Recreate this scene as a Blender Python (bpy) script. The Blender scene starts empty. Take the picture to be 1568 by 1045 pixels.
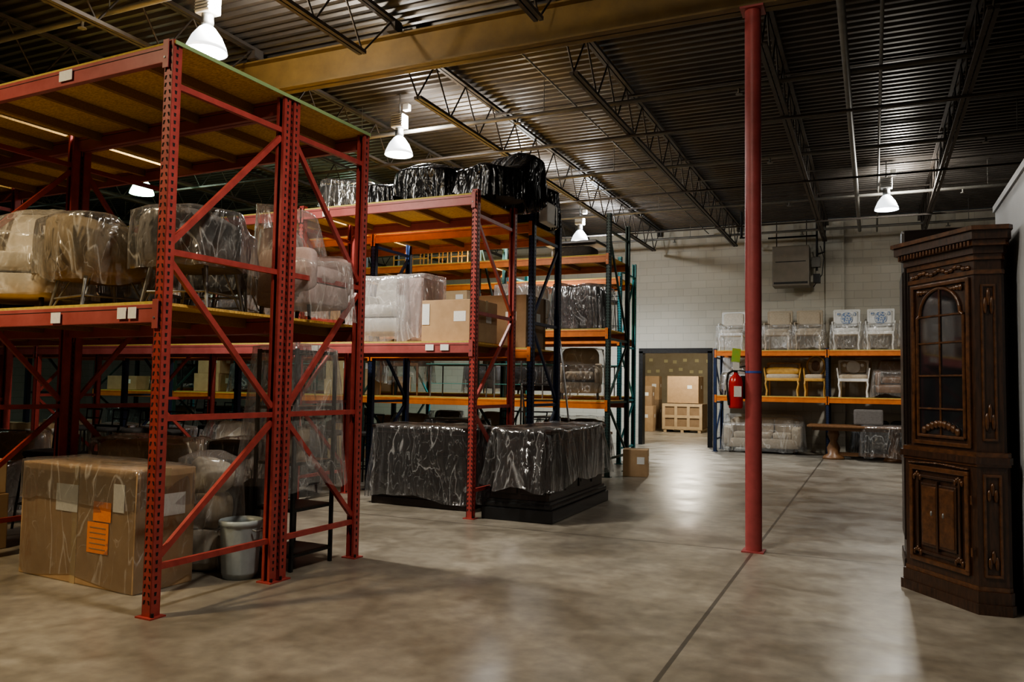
import bpy, bmesh, math, random
from mathutils import Vector, Matrix, noise
random.seed(11)
SC = bpy.context.scene
COL = SC.collection
pi = math.pi

# ------------------------------------------------------------------ materials
def newmat(name):
    m = bpy.data.materials.new(name); m.use_nodes = True
    nt = m.node_tree
    return m, nt, nt.nodes, nt.links, nt.nodes['Principled BSDF']

def M(name, c1, c2=None, scale=6, rough=.6, metal=0, bump=0, stretch=(1,1,1), detail=5, r2=None, spec=.5, contrast=.2):
    m, nt, N, L, P = newmat(name)
    if c2 is None: c2 = tuple(x*.8 for x in c1)
    tc = N.new('ShaderNodeTexCoord'); mp = N.new('ShaderNodeMapping')
    mp.inputs['Scale'].default_value = stretch
    nz = N.new('ShaderNodeTexNoise'); nz.inputs['Scale'].default_value = scale
    nz.inputs['Detail'].default_value = detail; nz.inputs['Roughness'].default_value = .6
    cr = N.new('ShaderNodeValToRGB')
    cr.color_ramp.elements[0].position = .5-contrast; cr.color_ramp.elements[1].position = .5+contrast
    cr.color_ramp.elements[0].color = (*c2, 1); cr.color_ramp.elements[1].color = (*c1, 1)
    L.new(tc.outputs['Object'], mp.inputs[0]); L.new(mp.outputs[0], nz.inputs['Vector'])
    L.new(nz.outputs['Fac'], cr.inputs[0]); L.new(cr.outputs[0], P.inputs['Base Color'])
    P.inputs['Roughness'].default_value = rough; P.inputs['Metallic'].default_value = metal
    P.inputs['Specular IOR Level'].default_value = spec
    if r2 is not None:
        mr = N.new('ShaderNodeMapRange'); mr.inputs['To Min'].default_value = rough; mr.inputs['To Max'].default_value = r2
        L.new(nz.outputs['Fac'], mr.inputs['Value']); L.new(mr.outputs[0], P.inputs['Roughness'])
    if bump:
        bp = N.new('ShaderNodeBump'); bp.inputs['Strength'].default_value = bump; bp.inputs['Distance'].default_value = .02
        L.new(nz.outputs['Fac'], bp.inputs['Height']); L.new(bp.outputs[0], P.inputs['Normal'])
    return m

def plastic(name, haze=.04, tint=(.88,.88,.88), rough=.19, scale=3.4, gmin=.08, gmax=.9, bstr=.8, body=(.985,.985,.985), crease=.22, cw=.016, dist=.085):
    """thin polythene film: transparent body, faint milky haze, creases that scatter, wrinkled gloss"""
    m, nt, N, L, P = newmat(name)
    out = N['Material Output']; N.remove(P)
    tc = N.new('ShaderNodeTexCoord'); mp = N.new('ShaderNodeMapping'); mp.inputs['Scale'].default_value = (1,1,.38)
    mp.inputs['Rotation'].default_value=(.15,.2,0)
    L.new(tc.outputs['Object'], mp.inputs[0])
    nz = N.new('ShaderNodeTexNoise'); nz.inputs['Scale'].default_value = scale; nz.inputs['Detail'].default_value = 2
    nz.inputs['Distortion'].default_value = .7; nz.inputs['Roughness'].default_value = .5
    L.new(mp.outputs[0], nz.inputs['Vector'])
    n2 = N.new('ShaderNodeTexNoise'); n2.inputs['Scale'].default_value = scale*3.3; n2.inputs['Detail'].default_value = 2; n2.inputs['Distortion'].default_value = .6
    L.new(mp.outputs[0], n2.inputs['Vector'])
    def absn(n):
        a = N.new('ShaderNodeMath'); a.operation='SUBTRACT'; a.inputs[1].default_value=.5; L.new(n.outputs['Fac'],a.inputs[0])
        ab = N.new('ShaderNodeMath'); ab.operation='ABSOLUTE'; L.new(a.outputs[0],ab.inputs[0]); return ab
    ab=absn(nz); ab2=absn(n2)
    ma = N.new('ShaderNodeMath'); ma.operation='MULTIPLY_ADD'; ma.inputs[1].default_value=.35; L.new(ab2.outputs[0],ma.inputs[0]); L.new(ab.outputs[0],ma.inputs[2])
    bp = N.new('ShaderNodeBump'); bp.inputs['Strength'].default_value=bstr; bp.inputs['Distance'].default_value=dist
    L.new(ma.outputs[0], bp.inputs['Height'])
    tr = N.new('ShaderNodeBsdfTransparent'); tr.inputs[0].default_value=(*body,1)
    df = N.new('ShaderNodeBsdfDiffuse'); df.inputs[0].default_value=(*tint,1)
    gl = N.new('ShaderNodeBsdfGlossy'); gl.inputs['Color'].default_value=(.95,.96,.98,1); gl.inputs['Roughness'].default_value=rough; L.new(bp.outputs[0],gl.inputs['Normal'])
    lw = N.new('ShaderNodeLayerWeight'); lw.inputs['Blend'].default_value=.3; L.new(bp.outputs[0],lw.inputs['Normal'])
    cr = N.new('ShaderNodeMapRange'); cr.inputs['From Min'].default_value=0; cr.inputs['From Max'].default_value=cw; cr.inputs['To Min'].default_value=crease; cr.inputs['To Max'].default_value=0
    L.new(ab.outputs[0],cr.inputs['Value'])
    cr2 = N.new('ShaderNodeMapRange'); cr2.inputs['From Min'].default_value=0; cr2.inputs['From Max'].default_value=cw; cr2.inputs['To Min'].default_value=crease*.6; cr2.inputs['To Max'].default_value=0
    L.new(ab2.outputs[0],cr2.inputs['Value'])
    hz = N.new('ShaderNodeMapRange'); hz.inputs['To Min'].default_value=haze*.6; hz.inputs['To Max'].default_value=min(1,haze*2.0+.05)
    L.new(lw.outputs['Facing'],hz.inputs['Value'])
    s1=N.new('ShaderNodeMath'); s1.operation='ADD'; L.new(hz.outputs[0],s1.inputs[0]); L.new(cr.outputs[0],s1.inputs[1])
    s2=N.new('ShaderNodeMath'); s2.operation='ADD'; s2.use_clamp=True; L.new(s1.outputs[0],s2.inputs[0]); L.new(cr2.outputs[0],s2.inputs[1])
    gz = N.new('ShaderNodeMapRange'); gz.inputs['To Min'].default_value=gmin; gz.inputs['To Max'].default_value=gmax
    L.new(lw.outputs['Fresnel'],gz.inputs['Value'])
    m1 = N.new('ShaderNodeMixShader'); L.new(s2.outputs[0],m1.inputs[0]); L.new(tr.outputs[0],m1.inputs[1]); L.new(df.outputs[0],m1.inputs[2])
    m2 = N.new('ShaderNodeMixShader'); L.new(gz.outputs[0],m2.inputs[0]); L.new(m1.outputs[0],m2.inputs[1]); L.new(gl.outputs[0],m2.inputs[2])
    L.new(m2.outputs[0], out.inputs['Surface'])
    return m

def emis(name, col, st):
    m, nt, N, L, P = newmat(name)
    P.inputs['Base Color'].default_value = (*col,1); P.inputs['Emission Color'].default_value = (*col,1)
    P.inputs['Emission Strength'].default_value = st
    return m

RED = M('rack_red_paint', (.40,.07,.06), (.27,.045,.04), 14, .42)
PINK = M('rack_beam_red', (.38,.105,.10), (.28,.065,.06), 5, .45)
ORANGE = M('rack_orange_paint', (.66,.19,.035), (.5,.14,.025), 9, .4)
BLUE = M('rack_blue_paint', (.018,.034,.09), (.013,.022,.055), 9, .4)
GREEN = M('rack_green_paint', (.03,.065,.055), (.02,.045,.04), 9, .45)
TEAL = M('rack_teal_paint', (.03,.25,.28), (.02,.18,.2), 9, .45)
HOLE = M('slot_shadow_black', (.012,.01,.01), (.008,.008,.008), 4, .9)
GREYM = M('galvanised_steel', (.3,.31,.31), (.22,.22,.23), 20, .4, .7)
DKST = M('dark_steel', (.04,.04,.04), (.025,.025,.025), 20, .4, .6)
OSB = M('osb_decking', (.72,.46,.13), (.46,.26,.06), 38, .75, bump=.1, detail=3, stretch=(1,2.2,1), contrast=.14)
OSBE = M('osb_edge', (.55,.45,.12), (.4,.32,.07), 30, .8)
LUMB = M('lumber_support', (.33,.17,.05), (.22,.11,.035), 12, .8, stretch=(1,8,8))
CARD = M('cardboard', (.46,.31,.18), (.38,.25,.14), 7, .8)
CARD2 = M('cardboard_light', (.52,.39,.24), (.44,.32,.2), 7, .8)
CARDD = M('cardboard_dark', (.3,.2,.12), (.24,.16,.09), 7, .8)
TAPE = M('packing_tape', (.5,.38,.22), (.42,.3,.17), 5, .25)
LABEL = M('paper_label', (.8,.8,.78), (.7,.7,.68), 60, .6)
ORLAB = M('orange_label', (.75,.27,.09), (.65,.2,.06), 60, .6)
WOODD = M('dark_carved_wood', (.058,.025,.012), (.018,.009,.005), 9, .33, stretch=(6,6,1), bump=.15, spec=.6)
WOODG = M('wood_gilt_edge', (.12,.05,.02), (.045,.02,.009), 20, .26, bump=.12, spec=.6)
WOODB = M('espresso_wood', (.028,.017,.014), (.014,.009,.008), 9, .3, stretch=(1,6,6))
WOODM = M('mid_wood', (.22,.11,.05), (.14,.07,.03), 9, .4, stretch=(6,1,1))
GOLDW = M('gold_wood', (.65,.38,.1), (.45,.25,.06), 9, .45)
CREAM = M('cream_upholstery', (.62,.56,.47), (.52,.47,.39), 22, .85, bump=.1)
WHITE = M('white_paint', (.76,.75,.72), (.66,.65,.62), 10, .5)
TAUPE = M('taupe_upholstery', (.25,.19,.12), (.19,.145,.09), 30, .9, bump=.1)
GREYF = M('grey_upholstery', (.15,.135,.125), (.105,.095,.09), 30, .9, bump=.1)
DARKF = M('charcoal_upholstery', (.055,.05,.048), (.036,.033,.033), 30, .85, bump=.1)
PINKF = M('blush_upholstery', (.5,.38,.36), (.42,.31,.3), 30, .9, bump=.1)
BLUEF = M('blue_medallion_fabric', (.16,.24,.42), (.6,.6,.58), 28, .85, contrast=.06)
BEIGEF = M('beige_upholstery', (.48,.4,.3), (.4,.33,.24), 30, .9)
BLACKP = M('black_plastic', (.018,.018,.02), (.012,.012,.012), 5, .3)
GLASS = M('dark_cabinet_glass', (.02,.022,.026), (.01,.01,.012), 3, .05, spec=1.0)
GLT = M('green_tinted_glass', (.1,.3,.27), (.07,.2,.18), 3, .08, spec=1.0)
COLRED = M('column_red_paint', (.36,.075,.075), (.28,.058,.058), 9, .45, bump=.03)
EXTR = M('extinguisher_red', (.5,.02,.015), (.45,.015,.01), 5, .25)
BEAMY = M('ochre_steel', (.17,.11,.035), (.115,.075,.025), 4, .6)
JOIST = M('joist_steel', (.07,.058,.05), (.045,.038,.033), 8, .55, .2)
PIPE = M('pipe_grey', (.17,.165,.15), (.12,.115,.105), 6, .5, .1)
DECK = M('roof_deck_metal', (.10,.09,.082), (.06,.054,.05), 1.3, .42, .4)
TRASH = M('bin_grey_blue', (.36,.41,.43), (.3,.34,.36), 12, .4)
REFL = emis('lamp_glowing_reflector', (.9,.95,1.0), 2.0)
EMW = emis('lamp_lens_cool', (.88,.95,1.0), 50)
EMG = emis('lamp_lens_green', (.55,1.0,.75), 14)
GREENT = M('green_tag', (.25,.6,.1), (.5,.55,.08), 20, .6)
PLA = plastic('clear_poly_sheet')
PLC = plastic('clear_poly_bag_light', .11, (.92,.9,.87), .25, gmin=.05, gmax=.5, crease=.2)
PLW = plastic('milky_poly_sheet', .22, (.9,.87,.88), .2, gmin=.1, gmax=.6)
PLF = plastic('stretch_film', .025, rough=.12, scale=2.2, gmin=.07, gmax=.6, bstr=.35, crease=.2, cw=.01)
PLD = plastic('dark_poly_sheet', .95, (.012,.012,.014), .26, gmin=.05, gmax=.5, bstr=1.0, body=(.05,.05,.05), crease=0, dist=.12)

# ------------------------------------------------------------------ builder
class B:
    def __init__(s): s.v=[]; s.f=[]; s.m=[]; s.sm=[]; s.mats=[]
    def mi(s, mat):
        if mat not in s.mats: s.mats.append(mat)
        return s.mats.index(mat)
    def add(s, vs, fs, mat, smooth=False, mx=None):
        o = len(s.v); k = s.mi(mat)
        for p in vs:
            p = Vector(p)
            s.v.append(tuple(mx @ p) if mx else tuple(p))
        for f in fs:
            s.f.append([o+i for i in f]); s.m.append(k); s.sm.append(smooth)
    def box(s, c, size, mat, rot=None, bev=0):
        hx,hy,hz = size[0]/2, size[1]/2, size[2]/2
        mx = Matrix.Translation(c) @ (rot.to_4x4() if rot else Matrix())
        if bev:
            b = min(bev, hx*.9, hy*.9, hz*.9)
            bm = bmesh.new(); bmesh.ops.create_cube(bm, size=1)
            for v in bm.verts: v.co = Vector((v.co.x*2*hx, v.co.y*2*hy, v.co.z*2*hz))
            bmesh.ops.bevel(bm, geom=bm.edges[:], offset=b, segments=2, affect='EDGES', profile=.6)
            bm.verts.index_update()
            s.add([v.co[:] for v in bm.verts], [[v.index for v in f.verts] for f in bm.faces], mat, False, mx)
            bm.free(); return
        vs = [(x,y,z) for x in (-hx,hx) for y in (-hy,hy) for z in (-hz,hz)]
        s.add(vs, [(0,1,3,2),(4,6,7,5),(0,4,5,1),(2,3,7,6),(0,2,6,4),(1,5,7,3)], mat, False, mx)
    def b2(s, x0,x1,y0,y1,z0,z1, mat, bev=0):
        s.box(((x0+x1)/2,(y0+y1)/2,(z0+z1)/2),(abs(x1-x0),abs(y1-y0),abs(z1-z0)),mat,None,bev)
    def bar(s, p, q, w, t, mat):
        p=Vector(p); q=Vector(q); d=q-p
        r = d.to_track_quat('X','Z').to_matrix()
        s.box((p+q)/2, (d.length,w,t), mat, r)
    def tube(s, p, q, r, mat, n=8, r2=None):
        p=Vector(p); q=Vector(q); d=q-p
        if d.length < 1e-6: return
        R = d.to_track_quat('Z','Y').to_matrix(); r2 = r if r2 is None else r2
        vs=[]; 
        for k in range(n):
            a=2*pi*k/n; e=R@Vector((math.cos(a),math.sin(a),0))
            vs.append(p+e*r); vs.append(q+e*r2)
        fs=[(2*k,2*((k+1)%n),2*((k+1)%n)+1,2*k+1) for k in range(n)]
        s.add(vs, fs, mat, True)
        s.add(vs, [[2*k for k in range(n)][::-1],[2*k+1 for k in range(n)]], mat)
    def path(s, pts, r, mat, n=6, closed=False):
        for i in range(len(pts)-1): s.tube(pts[i],pts[i+1],r,mat,n)
        if closed: s.tube(pts[-1],pts[0],r,mat,n)
    def lathe(s, prof, c, mat, n=24, ribs=0, rib=0):
        vs=[]; fs=[]
        for (r,z) in prof:
            for k in range(n):
                a=2*pi*k/n; rr=r*(1+rib*math.cos(ribs*a)) if ribs else r
                vs.append((c[0]+rr*math.cos(a), c[1]+rr*math.sin(a), c[2]+z))
        for i in range(len(prof)-1):
            for k in range(n):
                k2=(k+1)%n
                fs.append((i*n+k,i*n+k2,(i+1)*n+k2,(i+1)*n+k))
        s.add(vs,fs,mat,True)
    def prism(s, poly, z0, z1, mat, mx=None):
        n=len(poly); vs=[(x,y,z0) for x,y in poly]+[(x,y,z1) for x,y in poly]
        fs=[list(range(n))[::-1], list(range(n,2*n))]+[(k,(k+1)%n,n+(k+1)%n,n+k) for k in range(n)]
        s.add(vs,fs,mat,False,mx)
    def cush(s, c, size, mat, e=.35, nu=20, nv=12, amp=0, rot=None, sd=0):
        vs=[];fs=[]
        g=lambda v:math.copysign(abs(v)**e, v)
        for j in range(nv+1):
            ph=-pi/2+pi*j/nv
            for i in range(nu):
                th=2*pi*i/nu
                p=Vector((g(math.cos(ph))*g(math.cos(th))*size[0]/2, g(math.cos(ph))*g(math.sin(th))*size[1]/2, g(math.sin(ph))*size[2]/2))
                if amp: p+=noise.noise_vector(p*6+Vector((sd,sd,0)))*amp
                vs.append(p)
        for j in range(nv):
            for i in range(nu):
                i2=(i+1)%nu
                fs.append((j*nu+i,j*nu+i2,(j+1)*nu+i2,(j+1)*nu+i))
        s.add(vs,fs,mat,True,Matrix.Translation(c)@(rot.to_4x4() if rot else Matrix()))
    def drape(s, cx,cy,sx,sy,z0,z1,mat,top=None,flare=.06,fold=.03,seed=0,n=96,sides=12,p=6,crink=.02,kf=9,dome=0):
        vs=[];fs=[]; rings=[]
        R=random.Random(seed); ph=R.random()*6
        tr=8
        for j in range(tr): rings.append((( j+.02)/tr*.99,0))
        for j in range(sides+1): rings.append((1,j/sides))
        for (rr,t) in rings:
            for i in range(n):
                th=2*pi*i/n
                ux=math.copysign(abs(math.cos(th))**(2/p),math.cos(th)); uy=math.copysign(abs(math.sin(th))**(2/p),math.sin(th))
                fx=math.sin(th*kf+ph+1.5*math.sin(3*th))*.6+math.sin(th*kf*2.3+ph*2)*.4
                k=rr*(1+flare*t+fold*fx*t**.7*2)
                x=ux*sx/2*k; y=uy*sy/2*k
                zt=z1 if top is None else top(max(-1,min(1,x/(sx/2))),max(-1,min(1,y/(sy/2))))
                zt-=dome*(zt-z0)*min(1,rr)**2.5
                if t==0 and rr>.9: zt-=.012
                hem=z0+.12*noise.noise(Vector((ux*1.7+seed,uy*1.7,seed)))
                z=zt+(hem-zt)*t if t>0 else zt
                q=Vector((x,y,z)); q+=noise.noise_vector(Vector((q.x*4,q.y*4,q.z*1.8))+Vector((seed*3,0,seed)))*crink
                q.z=max(q.z,z0-.02 if z0>.05 else .004)
                vs.append((cx+q.x,cy+q.y,q.z))
        for j in range(len(rings)-1):
            for i in range(n):
                i2=(i+1)%n
                fs.append((j*n+i,(j+1)*n+i,(j+1)*n+i2,j*n+i2))
        s.add(vs,fs,mat,True)
    def mesh(s,name):
        me=bpy.data.meshes.new(name); me.from_pydata(s.v,[],s.f)
        for m in s.mats: me.materials.append(m)
        me.polygons.foreach_set('material_index',s.m); me.polygons.foreach_set('use_smooth',s.sm); me.update()
        return me
    def obj(s,name,loc=(0,0,0),rz=0): return place(name,s.mesh(name),loc,rz)

def place(name,me,loc=(0,0,0),rz=0,sc=1):
    o=bpy.data.objects.new(name,me); COL.objects.link(o)
    o.location=loc; o.rotation_euler=(0,0,rz); o.scale=(sc,sc,sc) if not hasattr(sc,'__len__') else sc
    return o

# ------------------------------------------------------------------ room shell
XL,XR,YB,YF,ZC = -21.0, 9.0, 21.2, -6.0, 5.82
DX0,DX1,DH = -5.78,-3.86,2.52

def floor_mat():
    m,nt,N,L,P=newmat('polished_concrete')
    tc=N.new('ShaderNodeTexCoord')
    n1=N.new('ShaderNodeTexNoise'); n1.inputs['Scale'].default_value=.55; n1.inputs['Detail'].default_value=8; n1.inputs['Roughness'].default_value=.62; n1.inputs['Distortion'].default_value=.6
    n2=N.new('ShaderNodeTexNoise'); n2.inputs['Scale'].default_value=9; n2.inputs['Detail'].default_value=9
    n3=N.new('ShaderNodeTexNoise'); n3.inputs['Scale'].default_value=1.8; n3.inputs['Detail'].default_value=7; n3.inputs['Distortion'].default_value=1.0
    for n in (n1,n2,n3): L.new(tc.outputs['Object'],n.inputs['Vector'])
    cr=N.new('ShaderNodeValToRGB'); E=cr.color_ramp.elements
    E[0].position=.36; E[0].color=(.205,.183,.153,1); E[1].position=.66; E[1].color=(.335,.308,.262,1)
    L.new(n1.outputs['Fac'],cr.inputs[0])
    c2=N.new('ShaderNodeValToRGB'); c2.color_ramp.elements[0].position=.3; c2.color_ramp.elements[0].color=(.76,.75,.74,1); c2.color_ramp.elements[1].position=.7; c2.color_ramp.elements[1].color=(1.1,1.09,1.07,1)
    L.new(n2.outputs['Fac'],c2.inputs[0])
    mx=N.new('ShaderNodeMix'); mx.data_type='RGBA'; mx.blend_type='MULTIPLY'; mx.inputs[0].default_value=1
    L.new(cr.outputs[0],mx.inputs[6]); L.new(c2.outputs[0],mx.inputs[7])
    c3=N.new('ShaderNodeValToRGB'); c3.color_ramp.elements[0].position=.35; c3.color_ramp.elements[0].color=(.76,.745,.72,1); c3.color_ramp.elements[1].position=.6; c3.color_ramp.elements[1].color=(1.04,1.04,1.04,1)
    L.new(n3.outputs['Fac'],c3.inputs[0])
    m3=N.new('ShaderNodeMix'); m3.data_type='RGBA'; m3.blend_type='MULTIPLY'; m3.inputs[0].default_value=1
    L.new(mx.outputs[2],m3.inputs[6]); L.new(c3.outputs[0],m3.inputs[7])
    sp=N.new('ShaderNodeSeparateXYZ'); L.new(tc.outputs['Object'],sp.inputs[0])
    def line(out,pos,w):
        a=N.new('ShaderNodeMath'); a.operation='SUBTRACT'; a.inputs[1].default_value=pos; L.new(out,a.inputs[0])
        b=N.new('ShaderNodeMath'); b.operation='ABSOLUTE'; L.new(a.outputs[0],b.inputs[0])
        c=N.new('ShaderNodeMath'); c.operation='LESS_THAN'; c.inputs[1].default_value=w; L.new(b.outputs[0],c.inputs[0]); return c.outputs[0]
    prev=None
    for o in (line(sp.outputs[0],-1.03,.014),line(sp.outputs[1],7.81,.012),line(sp.outputs[1],14.4,.008),line(sp.outputs[0],5.1,.01)):
        if prev is None: prev=o
        else:
            a=N.new('ShaderNodeMath'); a.operation='MAXIMUM'; L.new(prev,a.inputs[0]); L.new(o,a.inputs[1]); prev=a.outputs[0]
    m2=N.new('ShaderNodeMix'); m2.data_type='RGBA'; m2.inputs[7].default_value=(.05,.043,.036,1)
    s=N.new('ShaderNodeMath'); s.operation='MULTIPLY'; s.inputs[1].default_value=.8; L.new(prev,s.inputs[0])
    L.new(s.outputs[0],m2.inputs[0]); L.new(m3.outputs[2],m2.inputs[6]); L.new(m2.outputs[2],P.inputs['Base Color'])
    mr=N.new('ShaderNodeMapRange'); mr.inputs['From Min'].default_value=.35; mr.inputs['From Max'].default_value=.7; mr.inputs['To Min'].default_value=.28; mr.inputs['To Max'].default_value=.43
    L.new(n3.outputs['Fac'],mr.inputs['Value']); L.new(mr.outputs[0],P.inputs['Roughness'])
    P.inputs['Specular IOR Level'].default_value=.45
    bp=N.new('ShaderNodeBump'); bp.inputs['Strength'].default_value=.06; bp.inputs['Distance'].default_value=.01
    L.new(n2.outputs['Fac'],bp.inputs['Height']); L.new(bp.outputs[0],P.inputs['Normal'])
    return m

def cmu_mat(name,c1,c2,mort):
    m,nt,N,L,P=newmat(name)
    tc=N.new('ShaderNodeTexCoord'); sp=N.new('ShaderNodeSeparateXYZ'); cb=N.new('ShaderNodeCombineXYZ')
    ad=N.new('ShaderNodeMath'); ad.operation='ADD'
    L.new(tc.outputs['Object'],sp.inputs[0]); L.new(sp.outputs[0],ad.inputs[0]); L.new(sp.outputs[1],ad.inputs[1])
    L.new(ad.outputs[0],cb.inputs[0]); L.new(sp.outputs[2],cb.inputs[1])
    br=N.new('ShaderNodeTexBrick'); br.inputs['Scale'].default_value=1; br.inputs['Brick Width'].default_value=.4; br.inputs['Row Height'].default_value=.2
    br.inputs['Mortar Size'].default_value=.007; br.inputs['Mortar Smooth'].default_value=.4
    br.inputs['Color1'].default_value=(*c1,1); br.inputs['Color2'].default_value=(*c2,1); br.inputs['Mortar'].default_value=(*mort,1)
    L.new(cb.outputs[0],br.inputs['Vector'])
    nz=N.new('ShaderNodeTexNoise'); nz.inputs['Scale'].default_value=.9; nz.inputs['Detail'].default_value=6; L.new(tc.outputs['Object'],nz.inputs['Vector'])
    c=N.new('ShaderNodeValToRGB'); c.color_ramp.elements[0].color=(.8,.8,.78,1); c.color_ramp.elements[1].color=(1,1,1,1); L.new(nz.outputs['Fac'],c.inputs[0])
    mx=N.new('ShaderNodeMix'); mx.data_type='RGBA'; mx.blend_type='MULTIPLY'; mx.inputs[0].default_value=1
    L.new(br.outputs['Color'],mx.inputs[6]); L.new(c.outputs[0],mx.inputs[7]); L.new(mx.outputs[2],P.inputs['Base Color'])
    bp=N.new('ShaderNodeBump'); bp.inputs['Strength'].default_value=.35; bp.inputs['Distance'].default_value=.008; bp.invert=True
    L.new(br.outputs['Fac'],bp.inputs['Height']); L.new(bp.outputs[0],P.inputs['Normal'])
    P.inputs['Roughness'].default_value=.6
    return m
CMU=cmu_mat('painted_block_wall',(.58,.55,.475),(.54,.51,.44),(.45,.425,.365))
CMUG=cmu_mat('grey_block_wall',(.26,.245,.22),(.24,.225,.2),(.18,.17,.15))

b=B(); b.b2(XL,XR,YF,36,-.1,0,floor_mat()); b.obj('floor')
b=B()
b.b2(XL,DX0,YB,YB+.2,0,ZC,CMU); b.b2(DX1,XR,YB,YB+.2,0,ZC,CMU); b.b2(DX0,DX1,YB,YB+.2,DH,ZC,CMU)
b.obj('wall_back')
b=B(); b.b2(XL-.2,XL,YF,YB,0,ZC,CMUG); b.obj('wall_left')
b=B(); b.b2(XR,XR+.2,YF,YB,0,ZC,CMUG); b.obj('wall_right')
b=B(); b.b2(XL,XR,YF-.2,YF,0,ZC,CMUG); b.obj('wall_front')
b=B()
b.b2(DX1-.09,DX1+.02,YB-.04,YB+.22,0,DH,DKST); b.b2(DX0-.02,DX0+.09,YB-.04,YB+.22,0,DH,DKST); b.b2(DX0-.02,DX1+.02,YB-.04,YB+.22,DH-.05,DH+.08,DKST)
b.obj('trim_1')
b=B(); b.b2(-1.05,-.62,YB-.12,YB,0,ZC-.1,CMU); b.obj('trim_2')
PW=M('partition_white',(.48,.5,.53),(.42,.44,.47),2,.5)
b=B(); b.b2(.93,1.05,2.2,7.55,0,3.0,PW); b.b2(.915,1.065,2.2,7.57,3.0,3.05,PW); b.b2(.915,.93,2.2,6.1,0,.1,WHITE); b.obj('wall_partition')
b=B(); vs=[];fs=[]; y=YF; per=.16
prof=[(0,0),(.05,0),(.07,.045),(.14,.045)]
ys=[]
while y<YB:
    for dy,dz in prof: ys.append((y+dy,ZC+dz))
    y+=per
for (yy,zz) in ys: vs+= [(XL,yy,zz),(XR,yy,zz)]
fs=[(2*i,2*i+1,2*i+3,2*i+2) for i in range(len(ys)-1)]
b.add(vs,fs,DECK); b.b2(XL,XR,YF,YB,ZC+.06,ZC+.12,DECK); b.obj('ceiling')
# next room
b=B()
DOTW=M('insulation_dotted_panel',(.42,.36,.26),(.36,.3,.2),3,.7)
b.b2(-13,-.5,33.5,33.7,0,4.5,DOTW); b.b2(-13.2,-13,21.4,33.7,0,4.5,CMU); b.b2(-.5,-.3,21.4,33.7,0,4.5,CMU); b.b2(-13.2,-.3,21.4,33.7,4.5,4.6,DECK)
DOT=M('pale_dot',(.75,.68,.4),None,5,.6)
Rd=random.Random(3)
for i in range(12):
    for j in range(2):
        x=-9.2+i*.45+(.2 if j%2 else 0)+Rd.uniform(-.1,.1); b.box((x,33.49,2.3+j*.4+Rd.uniform(-.06,.06)),(.16,.02,.13),DOT,None,.05)
b.obj('wall_next_room')

# ------------------------------------------------------------------ roof steel
BY=7.81
b=B()
b.b2(XL,XR,BY-.1,BY+.1,5.2,5.222,BEAMY); b.b2(XL,XR,BY-.1,BY+.1,5.60,5.622,BEAMY); b.b2(XL,XR,BY-.008,BY+.008,5.2,5.62,BEAMY)
b.obj('roof_girder')
JX=[-1.03-2.1*i for i in range(-4,9)]
def joist(y0,y1):
    b=B(); zb,zt=5.16,5.74
    for dx in (-.03,.03):
        b.b2(dx-.022,dx+.022,y0,y1,zt-.006,zt+.035,JOIST)
        b.b2(dx-.022,dx+.022,y0+.7,y1-.7,zb-.03,zb+.008,JOIST)
    n=int((y1-y0-1.4)/.8); st=(y1-y0-1.4)/n
    b.tube((0,y0+.15,zt),(0,y0+.7,zb),.012,JOIST,5); b.tube((0,y1-.15,zt),(0,y1-.7,zb),.012,JOIST,5)
    for i in range(n):
        a=y0+.7+i*st
        b.tube((0,a,zb),(0,a+st/2,zt),.012,JOIST,5); b.tube((0,a+st/2,zt),(0,a+st,zb),.012,JOIST,5)
    b.b2(-.06,.06,y0-.02,y0+.16,5.63,5.74,JOIST); b.b2(-.06,.06,y1-.16,y1,5.63,5.74,JOIST)
    return b.mesh('steel_roof_joist')
mb=joist(BY,YB); mf=joist(YF,BY)
for x in JX:
    place('steel_roof_joist',mb,(x,0,0)); place('steel_roof_joist',mf,(x+.14,0,0))
b=B()
for yb in (10.9,14.4,17.9,1,4.3):
    b.b2(XL+.05,XR-.05,yb-.02,yb+.02,5.10,5.13,JOIST); b.b2(XL+.05,XR-.05,yb-.02,yb+.02,5.69,5.72,JOIST)
b.obj('joist_bridging')
b=B()
for yb,z,r in ((10.1,5.32,.032),(13.4,5.32,.03),(16.7,5.32,.03),(19.9,5.32,.03),(5.6,5.32,.03),(2.4,5.32,.03)):
    b.tube((XL+.1,yb,z),(XR-.1,yb,z),r,PIPE,8)
    x=XL+1.2
    while x<XR:
        b.tube((x,yb,z),(x,yb,z-.09),.016,PIPE,6); b.tube((x,yb,z-.09),(x,yb,z-.1),.045,PIPE,8)
        b.tube((x+.4,yb,z),(x+.4,yb,ZC),.006,PIPE,4)
        x+=3.05
b.tube((-.25,2,5.26),(-.25,20,5.26),.04,PIPE,10); b.tube((.12,2,5.4),(.12,21,5.4),.02,PIPE,8)
b.obj('sprinkler_pipework')
b=B()
b.tube((3.6,8,5.1),(3.6,21,5.1),.03,PIPE,8); b.tube((-3.9,8.2,5.6),(-3.9,21,5.6),.013,PIPE,6)
b.tube((-8.5,12,5.45),(2,12,5.45),.013,PIPE,6); b.tube((-8.5,15.2,5.5),(3,15.2,5.5),.013,PIPE,6)
b.obj('electrical_conduit')
b=B(); b.tube((0,0,.012),(0,0,5.19),.076,COLRED,28); b.box((0,0,.006),(.2,.2,.012),COLRED); b.box((0,0,5.19),(.22,.22,.02),COLRED)
b.tube((0,0,1.665),(0,0,1.685),.079,M('blue_strap',(.05,.1,.4),None,5,.5),28)
b.obj('steel_column',(-1.03,7.81,0))
b=B()
b.lathe([(0,0),(.06,.0),(.066,.02),(.066,.24),(.055,.29),(.025,.32),(.022,.34),(0,.34)],(0,0,0),EXTR,20)
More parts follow.
